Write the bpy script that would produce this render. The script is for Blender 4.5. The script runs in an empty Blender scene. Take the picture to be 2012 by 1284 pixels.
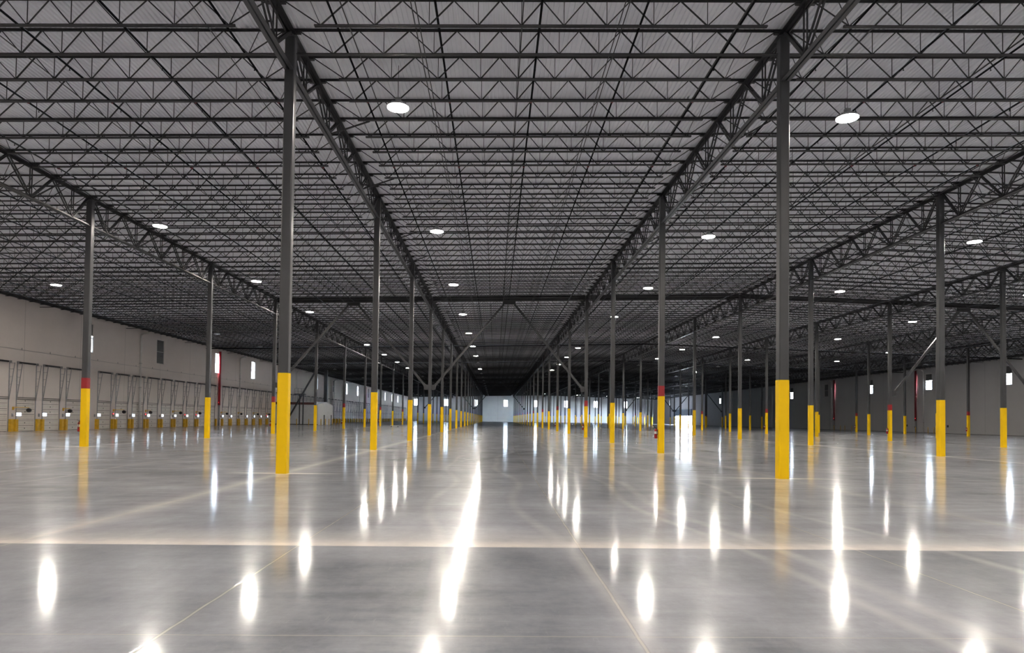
import bpy, math, random
from mathutils import Matrix, Vector
random.seed(7)
S = bpy.context.scene
C = S.collection

# ------------------------------------------------------------------ camera
FPX = 1324.14
YAW, PITCH, ROLL = 0.0242, 0.0246, 0.0126
CAM = Vector((6.456, 0.0, 1.751))
fw = Vector((math.sin(YAW)*math.cos(PITCH), math.cos(YAW)*math.cos(PITCH), math.sin(PITCH)))
r0 = Vector((math.cos(YAW), -math.sin(YAW), 0))
u0 = r0.cross(fw)
rt = math.cos(ROLL)*r0 + math.sin(ROLL)*u0
up = -math.sin(ROLL)*r0 + math.cos(ROLL)*u0
cd = bpy.data.cameras.new('camera')
cam = bpy.data.objects.new('camera', cd)
C.objects.link(cam)
cam.matrix_world = Matrix(((rt.x, up.x, -fw.x, CAM.x), (rt.y, up.y, -fw.y, CAM.y), (rt.z, up.z, -fw.z, CAM.z), (0, 0, 0, 1)))
cd.sensor_width = 36
cd.lens = FPX*36/2012
cd.shift_x = (1006-1005.86)/2012
cd.shift_y = (790.5-642)/2012
cd.clip_end = 1500
cd.clip_start = 0.05
S.camera = cam

# ------------------------------------------------------------------ sky and exposure
w = bpy.data.worlds.new('overcast_sky')
S.world = w
w.use_nodes = True
wt = w.node_tree
bg = wt.nodes['Background']
bg.inputs[1].default_value = 330.0
tc = wt.nodes.new('ShaderNodeTexCoord'); sp = wt.nodes.new('ShaderNodeSeparateXYZ'); wr_ = wt.nodes.new('ShaderNodeValToRGB')
wt.links.new(tc.outputs['Generated'], sp.inputs[0])
ma = wt.nodes.new('ShaderNodeMath'); ma.operation = 'MULTIPLY_ADD'; ma.inputs[1].default_value = 0.5; ma.inputs[2].default_value = 0.5
wt.links.new(sp.outputs[2], ma.inputs[0]); wt.links.new(ma.outputs[0], wr_.inputs[0])
wr_.color_ramp.elements[0].position = 0.42; wr_.color_ramp.elements[0].color = (0.035, 0.035, 0.033, 1)      # asphalt yard
wr_.color_ramp.elements[1].position = 0.485; wr_.color_ramp.elements[1].color = (0.87, 0.94, 1.0, 1)      # bright overcast
wt.links.new(wr_.outputs[0], bg.inputs[0])
S.view_settings.view_transform = 'Standard'
S.view_settings.look = 'None'
S.view_settings.gamma = 1
S.view_settings.use_curve_mapping = False
S.view_settings.exposure = 0.0
LAMP = 610.0     # radiance of a lit lamp lens
LAMP_COL = (1.0, 0.92, 0.82, 1)


def px(p):
    d = Vector(p)-CAM
    t = d.dot(fw)
    if t < 0.1:
        return None
    return (1005.86+FPX*d.dot(rt)/t, 790.5-FPX*d.dot(up)/t)


def inframe(p, m=0):
    q = px(p)
    return q is not None and -m < q[0] < 2012+m and -m < q[1] < 1284+m

# ------------------------------------------------------------------ measures
XI = {-1: -15.15, 0: 0.0, 1: 15.35, 2: 30.63, 3: 45.69, 4: 60.7, 5: 75.4}
XL, XR, YF, YB = -37.9, 89.0, -26.0, 340.9
ROW = {1: 20.70, 2: 36.02, 3: 51.13, 4: 66.14, 5: 81.42, 6: 96.66, 7: 111.90}
for k in range(8, 22):
    ROW[k] = ROW[7]+15.24*(k-7)
ROW[0] = ROW[1]-15.24
ROW[-1] = ROW[0]-15.24
ROW[22] = YB


def hs(x):      # height of the girder seats: a low ridge over the second row right of the aisle
    return 14.33-0.0252*abs(x-30.63)


GB = {-1: 11.63, 0: 12.35, 1: 12.38, 2: 12.62, 3: 12.54, 4: 12.2, 5: 11.8}

# ------------------------------------------------------------------ mesh helper
class M:
    def __init__(s):
        s.v = []; s.f = []

    def quad8(s, p):
        n = len(s.v); s.v += [tuple(q) for q in p]
        for f in ((0, 3, 2, 1), (4, 5, 6, 7), (0, 1, 5, 4), (1, 2, 6, 5), (2, 3, 7, 6), (3, 0, 4, 7)):
            s.f.append(tuple(n+i for i in f))
        return s

    def box(s, x0, x1, y0, y1, z0, z1):
        return s.quad8([(x0, y0, z0), (x1, y0, z0), (x1, y1, z0), (x0, y1, z0), (x0, y0, z1), (x1, y0, z1), (x1, y1, z1), (x0, y1, z1)])

    def bar(s, a, b, w, h, side=None):
        a = Vector(a); b = Vector(b); d = (b-a).normalized()
        ref = Vector(side) if side else (Vector((0, 0, 1)) if abs(d.z) < .95 else Vector((0, 1, 0)))
        x = d.cross(ref)
        if x.length < 1e-4:
            x = d.cross(Vector((1, 0, 0)))
        x.normalize(); y = x.cross(d)
        x *= w/2; y *= h/2
        return s.quad8([a-x-y, a+x-y, b+x-y, b-x-y, a-x+y, a+x+y, b+x+y, b-x+y])

    def prism(s, a, b, prof, side=(0, 0, 1)):
        # closed profile in (across, side) coordinates swept from a to b
        a = Vector(a); b = Vector(b); d = (b-a).normalized()
        z = Vector(side); z = (z-d*z.dot(d)).normalized(); x = d.cross(z)
        n = len(s.v); m = len(prof)
        for q in (a, b):
            for (i, j) in prof:
                s.v.append(tuple(q+x*i+z*j))
        for i in range(m):
            j = (i+1) % m
            s.f.append((n+i, n+j, n+m+j, n+m+i))
        s.f.append(tuple(n+i for i in reversed(range(m))))
        s.f.append(tuple(n+m+i for i in range(m)))
        return s

    def tube(s, pts, r, n=8):
        pts = [Vector(p) for p in pts]
        base = len(s.v)
        for i, p in enumerate(pts):
            d = (pts[min(i+1, len(pts)-1)]-pts[max(i-1, 0)]).normalized()
            ref = Vector((0, 0, 1)) if abs(d.z) < .9 else Vector((0, 1, 0))
            x = d.cross(ref).normalized(); y = x.cross(d)
            for k in range(n):
                a = 2*math.pi*k/n
                s.v.append(tuple(p+x*r*math.cos(a)+y*r*math.sin(a)))
        for i in range(len(pts)-1):
            for k in range(n):
                a = base+i*n+k; b = base+i*n+(k+1) % n
                s.f.append((a, b, b+n, a+n))
        s.f.append(tuple(base+k for k in reversed(range(n))))
        s.f.append(tuple(base+(len(pts)-1)*n+k for k in range(n)))
        return s

    def lathe(s, prof, n=16, c=(0, 0, 0)):
        base = len(s.v)
        for (r, z) in prof:
            for k in range(n):
                a = 2*math.pi*k/n
                s.v.append((c[0]+r*math.cos(a), c[1]+r*math.sin(a), c[2]+z))
        for i in range(len(prof)-1):
            for k in range(n):
                a = base+i*n+k; b = base+i*n+(k+1) % n
                s.f.append((a, b, b+n, a+n))
        s.f.append(tuple(base+k for k in reversed(range(n))))
        s.f.append(tuple(base+(len(prof)-1)*n+k for k in range(n)))
        return s

    def angle2(s, a, b, leg, t, gap, up=True):
        # two angles back to back (double angle chord); horizontal legs below when up
        k = 1 if up else -1
        for sg in (-1, 1):
            g = sg*gap/2; o = sg*(gap/2+leg); i = sg*(gap/2+t)
            prof = [(g, 0), (o, 0), (o, k*t), (i, k*t), (i, k*leg), (g, k*leg)]
            if sg*k < 0:
                prof.reverse()
            s.prism(a, b, prof)
        return s

    def add(s, o, dx=0, dy=0, dz=0):
        n = len(s.v)
        s.v += [(a+dx, b+dy, c+dz) for a, b, c in o.v]
        s.f += [tuple(n+i for i in f) for f in o.f]
        return s

    def mesh(s, name, mat, smooth=False):
        me = bpy.data.meshes.new(name)
        me.from_pydata(s.v, [], s.f)
        if mat:
            me.materials.append(mat)
        if smooth:
            me.polygons.foreach_set('use_smooth', [True]*len(me.polygons))
        me.update()
        return me


def inst(name, me, parent=None, loc=(0, 0, 0), rz=0, label=None):
    o = bpy.data.objects.new(name, me)
    C.objects.link(o)
    o.location = loc
    o.rotation_euler = (0, 0, rz)
    if parent:
        o.parent = parent
    if label:
        o['label'] = label
    return o


def tag(o, label, cat, group=None, kind=None):
    o['label'] = label
    if cat:
        o['category'] = cat
    if group:
        o['group'] = group
    if kind:
        o['kind'] = kind
    return o


def thing(name, loc, label, cat, group=None):
    return tag(inst(name, None, None, loc), label, cat, group)


def struct(name, me, loc=(0, 0, 0), label=None):
    o = inst(name, me, None, loc)
    o['kind'] = 'structure'
    if label:
        o['label'] = label
    return o


ONES = ['', 'first', 'second', 'third', 'fourth', 'fifth', 'sixth', 'seventh', 'eighth', 'ninth', 'tenth', 'eleventh', 'twelfth', 'thirteenth',
        'fourteenth', 'fifteenth', 'sixteenth', 'seventeenth', 'eighteenth', 'nineteenth']
TENS = {2: ('twentieth', 'twenty'), 3: ('thirtieth', 'thirty'), 4: ('fortieth', 'forty'), 5: ('fiftieth', 'fifty'), 6: ('sixtieth', 'sixty'),
        7: ('seventieth', 'seventy'), 8: ('eightieth', 'eighty'), 9: ('ninetieth', 'ninety')}


def nth(n):
    if n < 20:
        return ONES[n]
    t, o = divmod(n, 10)
    return TENS[t][0] if o == 0 else TENS[t][1]+'-'+ONES[o]


# ------------------------------------------------------------------ materials
def mat(name, col, rough=0.5, metal=0.0, var=0.0, scale=4.0, emit=None, stren=0.0, spec=0.5, bump=0.0):
    m = bpy.data.materials.new(name)
    m.use_nodes = True
    nt = m.node_tree; b = nt.nodes['Principled BSDF']
    b.inputs['Base Color'].default_value = (*col, 1)
    b.inputs['Roughness'].default_value = rough
    b.inputs['Metallic'].default_value = metal
    b.inputs['Specular IOR Level'].default_value = spec
    if var > 0:
        g = nt.nodes.new('ShaderNodeNewGeometry')
        n = nt.nodes.new('ShaderNodeTexNoise'); n.inputs['Scale'].default_value = scale; n.inputs['Detail'].default_value = 4
        nt.links.new(g.outputs['Position'], n.inputs['Vector'])
        r = nt.nodes.new('ShaderNodeValToRGB')
        r.color_ramp.elements[0].position = 0.3; r.color_ramp.elements[1].position = 0.7
        r.color_ramp.elements[0].color = (*[c*(1-var) for c in col], 1)
        r.color_ramp.elements[1].color = (*[min(1, c*(1+var)) for c in col], 1)
        nt.links.new(n.outputs['Fac'], r.inputs['Fac'])
        nt.links.new(r.outputs['Color'], b.inputs['Base Color'])
        if bump:
            bp = nt.nodes.new('ShaderNodeBump'); bp.inputs['Strength'].default_value = bump; bp.inputs['Distance'].default_value = 0.02
            nt.links.new(n.outputs['Fac'], bp.inputs['Height'])
            nt.links.new(bp.outputs['Normal'], b.inputs['Normal'])
    if emit:
        b.inputs['Emission Color'].default_value = (*emit, 1)
        b.inputs['Emission Strength'].default_value = stren
    return m


MT = dict(
    steel=mat('grey_painted_steel', (0.036, 0.037, 0.040), 0.38, 0.0, 0.12, 1.2),
    joist=mat('shade_darkened_steel', (0.018, 0.018, 0.020), 0.5, 0.0, 0.15, 2.0),  # same paint as the grey steel, with the roof's backlit shade put into its colour
    deck=mat('galvanized_roof_deck', (0.87, 0.875, 0.92), 0.55, 0.0, 0.10, 0.5),
    yellow=mat('yellow_plastic_sleeve', (0.95, 0.585, 0.0), 0.45, 0.0, 0.04, 1.5, spec=0.25),
    guard=mat('yellow_guard_paint', (0.62, 0.36, 0.015), 0.5, 0.0, 0.15, 4),
    red=mat('red_fire_paint', (0.30, 0.004, 0.010), 0.4, 0.0, 0.08, 3),
    darkred=mat('dark_red_pipe_paint', (0.16, 0.012, 0.02), 0.45, 0.0, 0.08, 3),
    blackpipe=mat('black_sprinkler_pipe', (0.012, 0.012, 0.013), 1.0, 0.0, 0.1, 3, spec=0.0),
    black=mat('black_rubber_plastic', (0.02, 0.02, 0.022), 0.5, 0.0, 0.1, 5),
    galv=mat('galvanized_track', (0.30, 0.30, 0.31), 0.4, 0.6, 0.12, 6),
    door=mat('white_sectional_door', (0.66, 0.61, 0.56), 0.45, 0.0, 0.05, 2),
    seam=mat('door_seam_seal', (0.08, 0.075, 0.07), 0.6, 0.0, 0.1, 4),
    white=mat('white_painted_metal', (0.62, 0.60, 0.57), 0.45, 0.0, 0.05, 2),
    shed=mat('white_shed_panel', (0.62, 0.62, 0.61), 0.6, 0.0, 0.05, 2),
    louver=mat('grey_louver_blades', (0.12, 0.12, 0.125), 0.6, 0.0, 0.1, 4),
    lamp=mat('aluminium_lamp_housing', (0.30, 0.30, 0.31), 0.35, 0.5, 0.05, 6),
    unlit=mat('unlit_lamp_lens', (0.55, 0.55, 0.55), 0.3, 0.0, 0.03, 6),
    lit=mat('lit_lamp_lens', (1, 1, 1), 0.3, 0, 0, 1, emit=LAMP_COL[:3], stren=LAMP),
    redled=mat('red_signal_lens', (0.5, 0.02, 0.02), 0.3, 0, 0, 1, emit=(1, 0.05, 0.06), stren=5.0),
    paper=mat('white_paper_label', (0.75, 0.72, 0.66), 0.7, 0, 0.04, 30),
    fascia=mat('rust_red_fascia', (0.10, 0.035, 0.03), 0.5, 0, 0.1, 3),
    canopy=mat('dark_spandrel_panel', (0.03, 0.045, 0.06), 0.4, 0, 0.1, 2),
)
# thin window glass: see-through with a gloss; small windows carry tinted panes, the office front clear ones
def glass_mat(name, tint):
    mg = bpy.data.materials.new(name); mg.use_nodes = True
    nt = mg.node_tree; nt.nodes.clear()
    o_ = nt.nodes.new('ShaderNodeOutputMaterial'); mx = nt.nodes.new('ShaderNodeMixShader'); tr = nt.nodes.new('ShaderNodeBsdfTransparent'); gl = nt.nodes.new('ShaderNodeBsdfGlossy')
    gl.inputs['Roughness'].default_value = 0.05
    fr = nt.nodes.new('ShaderNodeMath'); fr.operation = 'MULTIPLY_ADD'; lw = nt.nodes.new('ShaderNodeLayerWeight'); lw.inputs['Blend'].default_value = 0.12
    fr.inputs[1].default_value = 0.18; fr.inputs[2].default_value = 0.03; nt.links.new(lw.outputs['Facing'], fr.inputs[0])
    tr.inputs['Color'].default_value = (*tint, 1)
    nt.links.new(fr.outputs[0], mx.inputs[0]); nt.links.new(tr.outputs[0], mx.inputs[1]); nt.links.new(gl.outputs[0], mx.inputs[2]); nt.links.new(mx.outputs[0], o_.inputs[0])
    return mg


MT['glass'] = glass_mat('tinted_window_glass', (0.22, 0.235, 0.25))
MT['doorglass'] = glass_mat('frosty_door_window', (0.14, 0.148, 0.158))
MT['clear'] = glass_mat('clear_shopfront_glass', (0.95, 0.97, 1.0))


def node(nt, t, **kw):
    n = nt.nodes.new(t)
    for k, v in kw.items():
        setattr(n, k, v)
    return n


def math_(nt, op, a, b=None, c=None, clamp=False):
    n = nt.nodes.new('ShaderNodeMath'); n.operation = op; n.use_clamp = clamp
    for i, v in enumerate((a, b, c)):
        if v is None:
            continue
        if hasattr(v, 'is_linked'):
            nt.links.new(v, n.inputs[i])
        else:
            n.inputs[i].default_value = v
    return n.outputs[0]


def noise(nt, vec, scale, detail=4, rough=0.55, stretch=None):
    n = nt.nodes.new('ShaderNodeTexNoise'); n.inputs['Scale'].default_value = scale; n.inputs['Detail'].default_value = detail
    n.inputs['Roughness'].default_value = rough
    if stretch:
        mp = nt.nodes.new('ShaderNodeMapping'); mp.inputs['Scale'].default_value = stretch
        if len(stretch) > 3:
            pass
        nt.links.new(vec, mp.inputs['Vector']); vec = mp.outputs[0]
    nt.links.new(vec, n.inputs['Vector'])
    return n.outputs['Fac']


def mixc(nt, f, a, b):
    n = nt.nodes.new('ShaderNodeMix'); n.data_type = 'RGBA'
    if hasattr(f, 'is_linked'):
        nt.links.new(f, n.inputs[0])
    else:
        n.inputs[0].default_value = f
    for i, v in ((6, a), (7, b)):
        if hasattr(v, 'is_linked'):
            nt.links.new(v, n.inputs[i])
        else:
            n.inputs[i].default_value = (*v, 1)
    return n.outputs[2]


def ramp01(nt, x, a, b):
    n = nt.nodes.new('ShaderNodeMapRange'); n.clamp = True
    n.inputs['From Min'].default_value = a; n.inputs['From Max'].default_value = b
    nt.links.new(x, n.inputs['Value'])
    return n.outputs[0]


def floor_mat():
    m = bpy.data.materials.new('polished_concrete_floor'); m.use_nodes = True
    nt = m.node_tree; b = nt.nodes['Principled BSDF']
    g = node(nt, 'ShaderNodeNewGeometry'); sep = node(nt, 'ShaderNodeSeparateXYZ')
    nt.links.new(g.outputs['Position'], sep.inputs[0])
    P = g.outputs['Position']; X = sep.outputs[0]; Y = sep.outputs[1]
    big = noise(nt, P, 0.22, 5, 0.6)
    mid = noise(nt, P, 1.1, 6, 0.65, (1, 0.55, 1))
    fine = noise(nt, P, 9.0, 5, 0.7)
    swirl = noise(nt, P, 0.6, 3, 0.6, (0.35, 1.6, 1))
    v = math_(nt, 'ADD', math_(nt, 'MULTIPLY', big, 0.5), math_(nt, 'MULTIPLY', mid, 0.35))
    v = math_(nt, 'ADD', v, math_(nt, 'MULTIPLY', swirl, 0.25))
    v = math_(nt, 'ADD', v, math_(nt, 'MULTIPLY', fine, 0.12))
    streak = noise(nt, P, 1.0, 5, 0.7, (0.55, 3.2, 1))
    v = math_(nt, 'ADD', v, math_(nt, 'MULTIPLY', math_(nt, 'SUBTRACT', streak, 0.5), 0.30))
    t = ramp01(nt, v, 0.46, 0.76)
    col = mixc(nt, t, (0.145, 0.153, 0.180), (0.50, 0.51, 0.55))
    # the nearest pour is a shade darker
    pour = ramp01(nt, Y, 9.20, 9.26)
    dk_ = mixc(nt, t, (0.105, 0.112, 0.135), (0.41, 0.418, 0.455))
    col = mixc(nt, pour, dk_, col)
    # fine trowel scratches
    s1 = noise(nt, P, 3.0, 6, 0.75, (0.5, 6.0, 1)); s2 = noise(nt, P, 3.0, 6, 0.75, (5.0, 0.7, 1))
    sc = math_(nt, 'MAXIMUM', ramp01(nt, s1, 0.60, 0.75), ramp01(nt, s2, 0.60, 0.75))
    col = mixc(nt, math_(nt, 'MULTIPLY', sc, 0.20), col, (0.66, 0.65, 0.64))
    # saw-cut joints every 3.81 m with pale filler
    wob = math_(nt, 'MULTIPLY', math_(nt, 'SUBTRACT', noise(nt, P, 2.0, 3), 0.5), 0.03)

    def line(coord, off, period, half, soft):
        c = math_(nt, 'ADD', coord, wob)
        c = math_(nt, 'SUBTRACT', c, off-period/2)
        c = math_(nt, 'MODULO', math_(nt, 'ADD', c, period*40), period)
        d = math_(nt, 'ABSOLUTE', math_(nt, 'SUBTRACT', c, period/2))
        return math_(nt, 'SUBTRACT', 1.0, ramp01(nt, d, half, half+soft))
    jx = line(X, 7.63, 3.81, 0.007, 0.009)
    jy = line(Y, 5.46, 3.81, 0.004, 0.010)
    brk = ramp01(nt, noise(nt, P, 0.7, 3), 0.15, 0.85)
    j = math_(nt, 'MULTIPLY', math_(nt, 'MAXIMUM', jx, math_(nt, 'MULTIPLY', jy, 0.6)), math_(nt, 'ADD', math_(nt, 'MULTIPLY', brk, 0.4), 0.55))
    jd = math_(nt, 'MAXIMUM', line(X, 7.63, 3.81, 0.016, 0.010), math_(nt, 'MULTIPLY', line(Y, 5.46, 3.81, 0.010, 0.012), 0.4))
    col = mixc(nt, math_(nt, 'MULTIPLY', jd, 0.6), col, (0.16, 0.155, 0.15))
    col = mixc(nt, math_(nt, 'MULTIPLY', j, 0.9), col, (0.56, 0.515, 0.44))
    # wider pale construction joints: across at 9.27 m, along the column rows
    def band(coord, pos, near, far, amp):
        dn = noise(nt, P, 1.7, 5, 0.7)
        d = math_(nt, 'SUBTRACT', coord, pos)
        a = ramp01(nt, d, -near, 0.0)
        c2 = math_(nt, 'SUBTRACT', 1.0, ramp01(nt, d, far*0.15, far))
        e = math_(nt, 'MULTIPLY', a, math_(nt, 'POWER', c2, 1.6))
        return math_(nt, 'MULTIPLY', e, math_(nt, 'MULTIPLY', ramp01(nt, dn, -0.25, 0.8), amp))
    bd = math_(nt, 'MAXIMUM', band(Y, 9.22, 0.03, 1.9, 0.5), band(Y, 9.22, 0.03, 0.95, 0.95))
    for xc, a in ((0.0, 0.5), (30.63, 0.5), (15.35, 0.18), (-15.15, 0.3), (45.69, 0.4)):
        d = math_(nt, 'ABSOLUTE', math_(nt, 'SUBTRACT', X, xc))
        e = math_(nt, 'SUBTRACT', 1.0, ramp01(nt, d, 0.02, 0.6))
        e = math_(nt, 'MULTIPLY', math_(nt, 'POWER', e, 1.8), a)
        e = math_(nt, 'MULTIPLY', e, math_(nt, 'ADD', math_(nt, 'MULTIPLY', brk, 0.5), 0.5))
        bd = math_(nt, 'MAXIMUM', bd, math_(nt, 'MULTIPLY', e, ramp01(nt, Y, 8.9, 9.4)))
    for k in range(1, 6):
        d = math_(nt, 'ABSOLUTE', math_(nt, 'SUBTRACT', Y, ROW[k]))
        e = math_(nt, 'SUBTRACT', 1.0, ramp01(nt, d, 0.03, 0.35))
        dx = math_(nt, 'SUBTRACT', math_(nt, 'MODULO', math_(nt, 'ADD', X, 7.6+152.6), 15.26), 7.6)
        near = math_(nt, 'SUBTRACT', 1.0, ramp01(nt, math_(nt, 'ABSOLUTE', dx), 0.5, 1.9))
        bd = math_(nt, 'MAXIMUM', bd, math_(nt, 'MULTIPLY', math_(nt, 'MULTIPLY', e, near), 0.8))
    col = mixc(nt, math_(nt, 'MULTIPLY', bd, 0.95), col, (0.82, 0.74, 0.64))
    # pale tyre marks wandering down the aisle
    tw = math_(nt, 'MULTIPLY', math_(nt, 'SUBTRACT', noise(nt, P, 0.06, 1, 0.4, (0.0, 1, 0)), 0.5), 6.0)
    tyre = None
    for x0, hw in ((5.3, 0.02), (7.0, 0.03), (9.4, 0.02), (9.9, 0.04), (12.2, 0.03), (21.5, 0.05), (-5.5, 0.04), (-8.0, 0.05)):
        d = math_(nt, 'ABSOLUTE', math_(nt, 'SUBTRACT', math_(nt, 'ADD', X, tw), x0))
        e = math_(nt, 'SUBTRACT', 1.0, ramp01(nt, d, hw, hw+0.12))
        tyre = e if tyre is None else math_(nt, 'MAXIMUM', tyre, e)
    col = mixc(nt, math_(nt, 'MULTIPLY', math_(nt, 'MULTIPLY', tyre, brk), 0.55), col, (0.68, 0.66, 0.64))
    nt.links.new(col, b.inputs['Base Color'])
    rg = math_(nt, 'ADD', math_(nt, 'MULTIPLY', t, 0.05), math_(nt, 'ADD', math_(nt, 'MULTIPLY', mid, 0.06), 0.29))
    nt.links.new(math_(nt, 'MULTIPLY', math_(nt, 'SUBTRACT', 1.0, math_(nt, 'MULTIPLY', bd, 0.6)), math_(nt, 'ADD', math_(nt, 'MULTIPLY', streak, 1.1), 0.25)), b.inputs['Coat Weight'])
    nt.links.new(rg, b.inputs['Roughness'])
    b.inputs['Specular IOR Level'].default_value = 0.20
    b.inputs['Coat IOR'].default_value = 1.38
    nt.links.new(math_(nt, 'ADD', math_(nt, 'MULTIPLY', mid, 0.05), math_(nt, 'ADD', math_(nt, 'MULTIPLY', bd, 0.08), 0.075)), b.inputs['Coat Roughness'])
    bp = node(nt, 'ShaderNodeBump'); bp.inputs['Strength'].default_value = 0.22; bp.inputs['Distance'].default_value = 0.004
    h = math_(nt, 'ADD', math_(nt, 'ADD', noise(nt, P, 1.4, 2, 0.5), math_(nt, 'MULTIPLY', noise(nt, P, 7.0, 3, 0.5), 0.10)), math_(nt, 'MULTIPLY', j, -0.4))
    nt.links.new(h, bp.inputs['Height']); nt.links.new(bp.outputs[0], b.inputs['Normal']); nt.links.new(bp.outputs[0], b.inputs['Coat Normal'])
    return m


def wall_mat(name, col, axis, pitch, off):
    m = bpy.data.materials.new(name); m.use_nodes = True
    nt = m.node_tree; b = nt.nodes['Principled BSDF']
    g = node(nt, 'ShaderNodeNewGeometry'); sep = node(nt, 'ShaderNodeSeparateXYZ')
    nt.links.new(g.outputs['Position'], sep.inputs[0]); P = g.outputs['Position']
    n1 = noise(nt, P, 0.35, 5, 0.6); n2 = noise(nt, P, 6.0, 4)
    t = math_(nt, 'ADD', math_(nt, 'MULTIPLY', n1, 0.7), math_(nt, 'MULTIPLY', n2, 0.3))
    c = mixc(nt, ramp01(nt, t, 0.35, 0.65), [k*0.93 for k in col], col)
    q = math_(nt, 'MODULO', math_(nt, 'ADD', sep.outputs[axis], 1000*pitch-off), pitch)
    d = math_(nt, 'ABSOLUTE', math_(nt, 'SUBTRACT', q, pitch/2))
    j = math_(nt, 'SUBTRACT', 1.0, ramp01(nt, d, 0.012, 0.03))
    c = mixc(nt, math_(nt, 'MULTIPLY', j, 0.6), c, (0.10, 0.10, 0.10))
    nt.links.new(c, b.inputs['Base Color'])
    b.inputs['Roughness'].default_value = 0.7
    return m


MT['floor'] = floor_mat()
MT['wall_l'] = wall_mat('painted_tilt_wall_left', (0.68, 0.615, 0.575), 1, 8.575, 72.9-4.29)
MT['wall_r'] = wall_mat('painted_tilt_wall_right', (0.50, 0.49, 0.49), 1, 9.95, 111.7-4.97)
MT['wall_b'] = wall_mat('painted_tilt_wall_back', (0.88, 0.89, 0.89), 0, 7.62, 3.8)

# ------------------------------------------------------------------ room shell
struct('floor', M().box(XL-0.25, XR+0.25, YF-0.25, YB+0.25, -0.3, 0).mesh('floor', MT['floor']))

dk = M()
prof = []
x = XL-0.25
while x < XR+0.25:
    z = hs(x)+0.13
    for dx, dz in ((0, 0), (0.050, 0), (0.062, 0.058), (0.140, 0.058)):
        prof.append((x+dx, z+dz))
    x += 0.1524
n0 = len(prof)
for (a, b) in prof:
    dk.v.append((a, YF-0.25, b))
for (a, b) in prof:
    dk.v.append((a, YB+0.25, b))
for i in range(n0-1):
    dk.f.append((i, i+1, n0+i+1, n0+i))
# insulation board closing the roof above the deck
dk.quad8([(XL-.25, YF-.25, hs(XL)+.20), (30.63, YF-.25, 14.54), (30.63, YB+.25, 14.54), (XL-.25, YB+.25, hs(XL)+.20),
          (XL-.25, YF-.25, hs(XL)+.35), (30.63, YF-.25, 14.69), (30.63, YB+.25, 14.69), (XL-.25, YB+.25, hs(XL)+.35)])
dk.quad8([(30.63, YF-.25, 14.54), (XR+.25, YF-.25, hs(XR)+.20), (XR+.25, YB+.25, hs(XR)+.20), (30.63, YB+.25, 14.54),
          (30.63, YF-.25, 14.69), (XR+.25, YF-.25, hs(XR)+.35), (XR+.25, YB+.25, hs(XR)+.35), (30.63, YB+.25, 14.69)])
struct('ceiling', dk.mesh('ceiling', MT['deck']))


def holed(m, u0, u1, z0, z1, holes, put):
    us = sorted({u0, u1, *[h[0] for h in holes], *[h[1] for h in holes]})
    zs = sorted({z0, z1, *[h[2] for h in holes], *[h[3] for h in holes]})
    for a, b in zip(zs, zs[1:]):
        run = None
        for c, d in zip(us, us[1:]):
            hole = any(h[0] <= (c+d)/2 <= h[1] and h[2] <= (a+b)/2 <= h[3] for h in holes)
            if hole:
                if run:
                    put(run[0], run[1], a, b); run = None
            else:
                run = (run[0], d) if run else (c, d)
        if run:
            put(run[0], run[1], a, b)


# dock doors: groups of nine at 3.62 m
GROUPS = [42.20+34.3*g for g in range(0, 9)]
DOORS = []
for g0 in GROUPS:
    for n in range(9):
        yc = g0+n*3.6+0.93      # middle of the door; its window sits toward the near side
        if 40 < yc < 335 and inframe((XL, yc, 1.5), 60):
            DOORS.append(yc)
DW, DH = 2.5, 3.1
LWIN = [(74.15, 'half'), (90.0, 'dark'), (108.4, 'full'), (124.2, 'full'), (142.5, 'full'), (168, 'full'), (185.5, 'dark'), (202, 'full'), (218, 'full'), (236, 'dark'), (253, 'full'), (272, 'full'), (290, 'full'), (307, 'full'), (324, 'full')]
RWIN = [(106.7, 'half'), (126.5, 'half'), (146.5, 'half'), (166.3, 'dark'), (186, 'half'), (207, 'dark'), (226.5, 'half'), (246, 'half'), (262, 'full'), (317, 'full')]
BWIN = [-33.7, -18.5, -3.6, 11.6, 26.8, 42.2, 57.2, 72.4]
STORE = (281.5, 307.0, 0.0, 3.9)
holesL = [(y-DW/2, y+DW/2, 0, DH) for y in DOORS]+[(y-.95, y+.95, 8.4, 11.55) for y, t in LWIN]
wl = M(); holed(wl, YF, YB, 0, hs(XL)+0.15, holesL, lambda a, b, c, d: wl.box(XL-.25, XL, a, b, c, d))
struct('wall_left', wl.mesh('wall_left', MT['wall_l']))
holesR = [(y-.95, y+.95, 8.2, 11.3) for y, t in RWIN]+[STORE]
wr = M(); holed(wr, YF, YB, 0, hs(XR)+0.15, holesR, lambda a, b, c, d: wr.box(XR, XR+.25, a, b, c, d))
struct('wall_right', wr.mesh('wall_right', MT['wall_r']))
holesB = [(x-1.0, x+1.0, 7.8, 11.1) for x in BWIN]
wb = M(); holed(wb, XL-.25, XR+.25, 0, 12.9, holesB, lambda a, b, c, d: wb.box(a, b, YB, YB+.25, c, d))
wb.prism((0, YB, 0), (0, YB+.25, 0), [(30.63, 14.44), (XR+.25, 12.9), (XL-.25, 12.9)], (0, 0, 1))
struct('wall_back', wb.mesh('wall_back', MT['wall_b']))
wf = M().box(XL-.25, XR+.25, YF-.25, YF, 0, 12.9)
wf.prism((0, YF-.25, 0), (0, YF, 0), [(30.63, 14.44), (XR+.25, 12.9), (XL-.25, 12.9)], (0, 0, 1))
struct('wall_front', wf.mesh('wall_front', MT['wall_b']))

# high windows
wn = [0]


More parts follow.
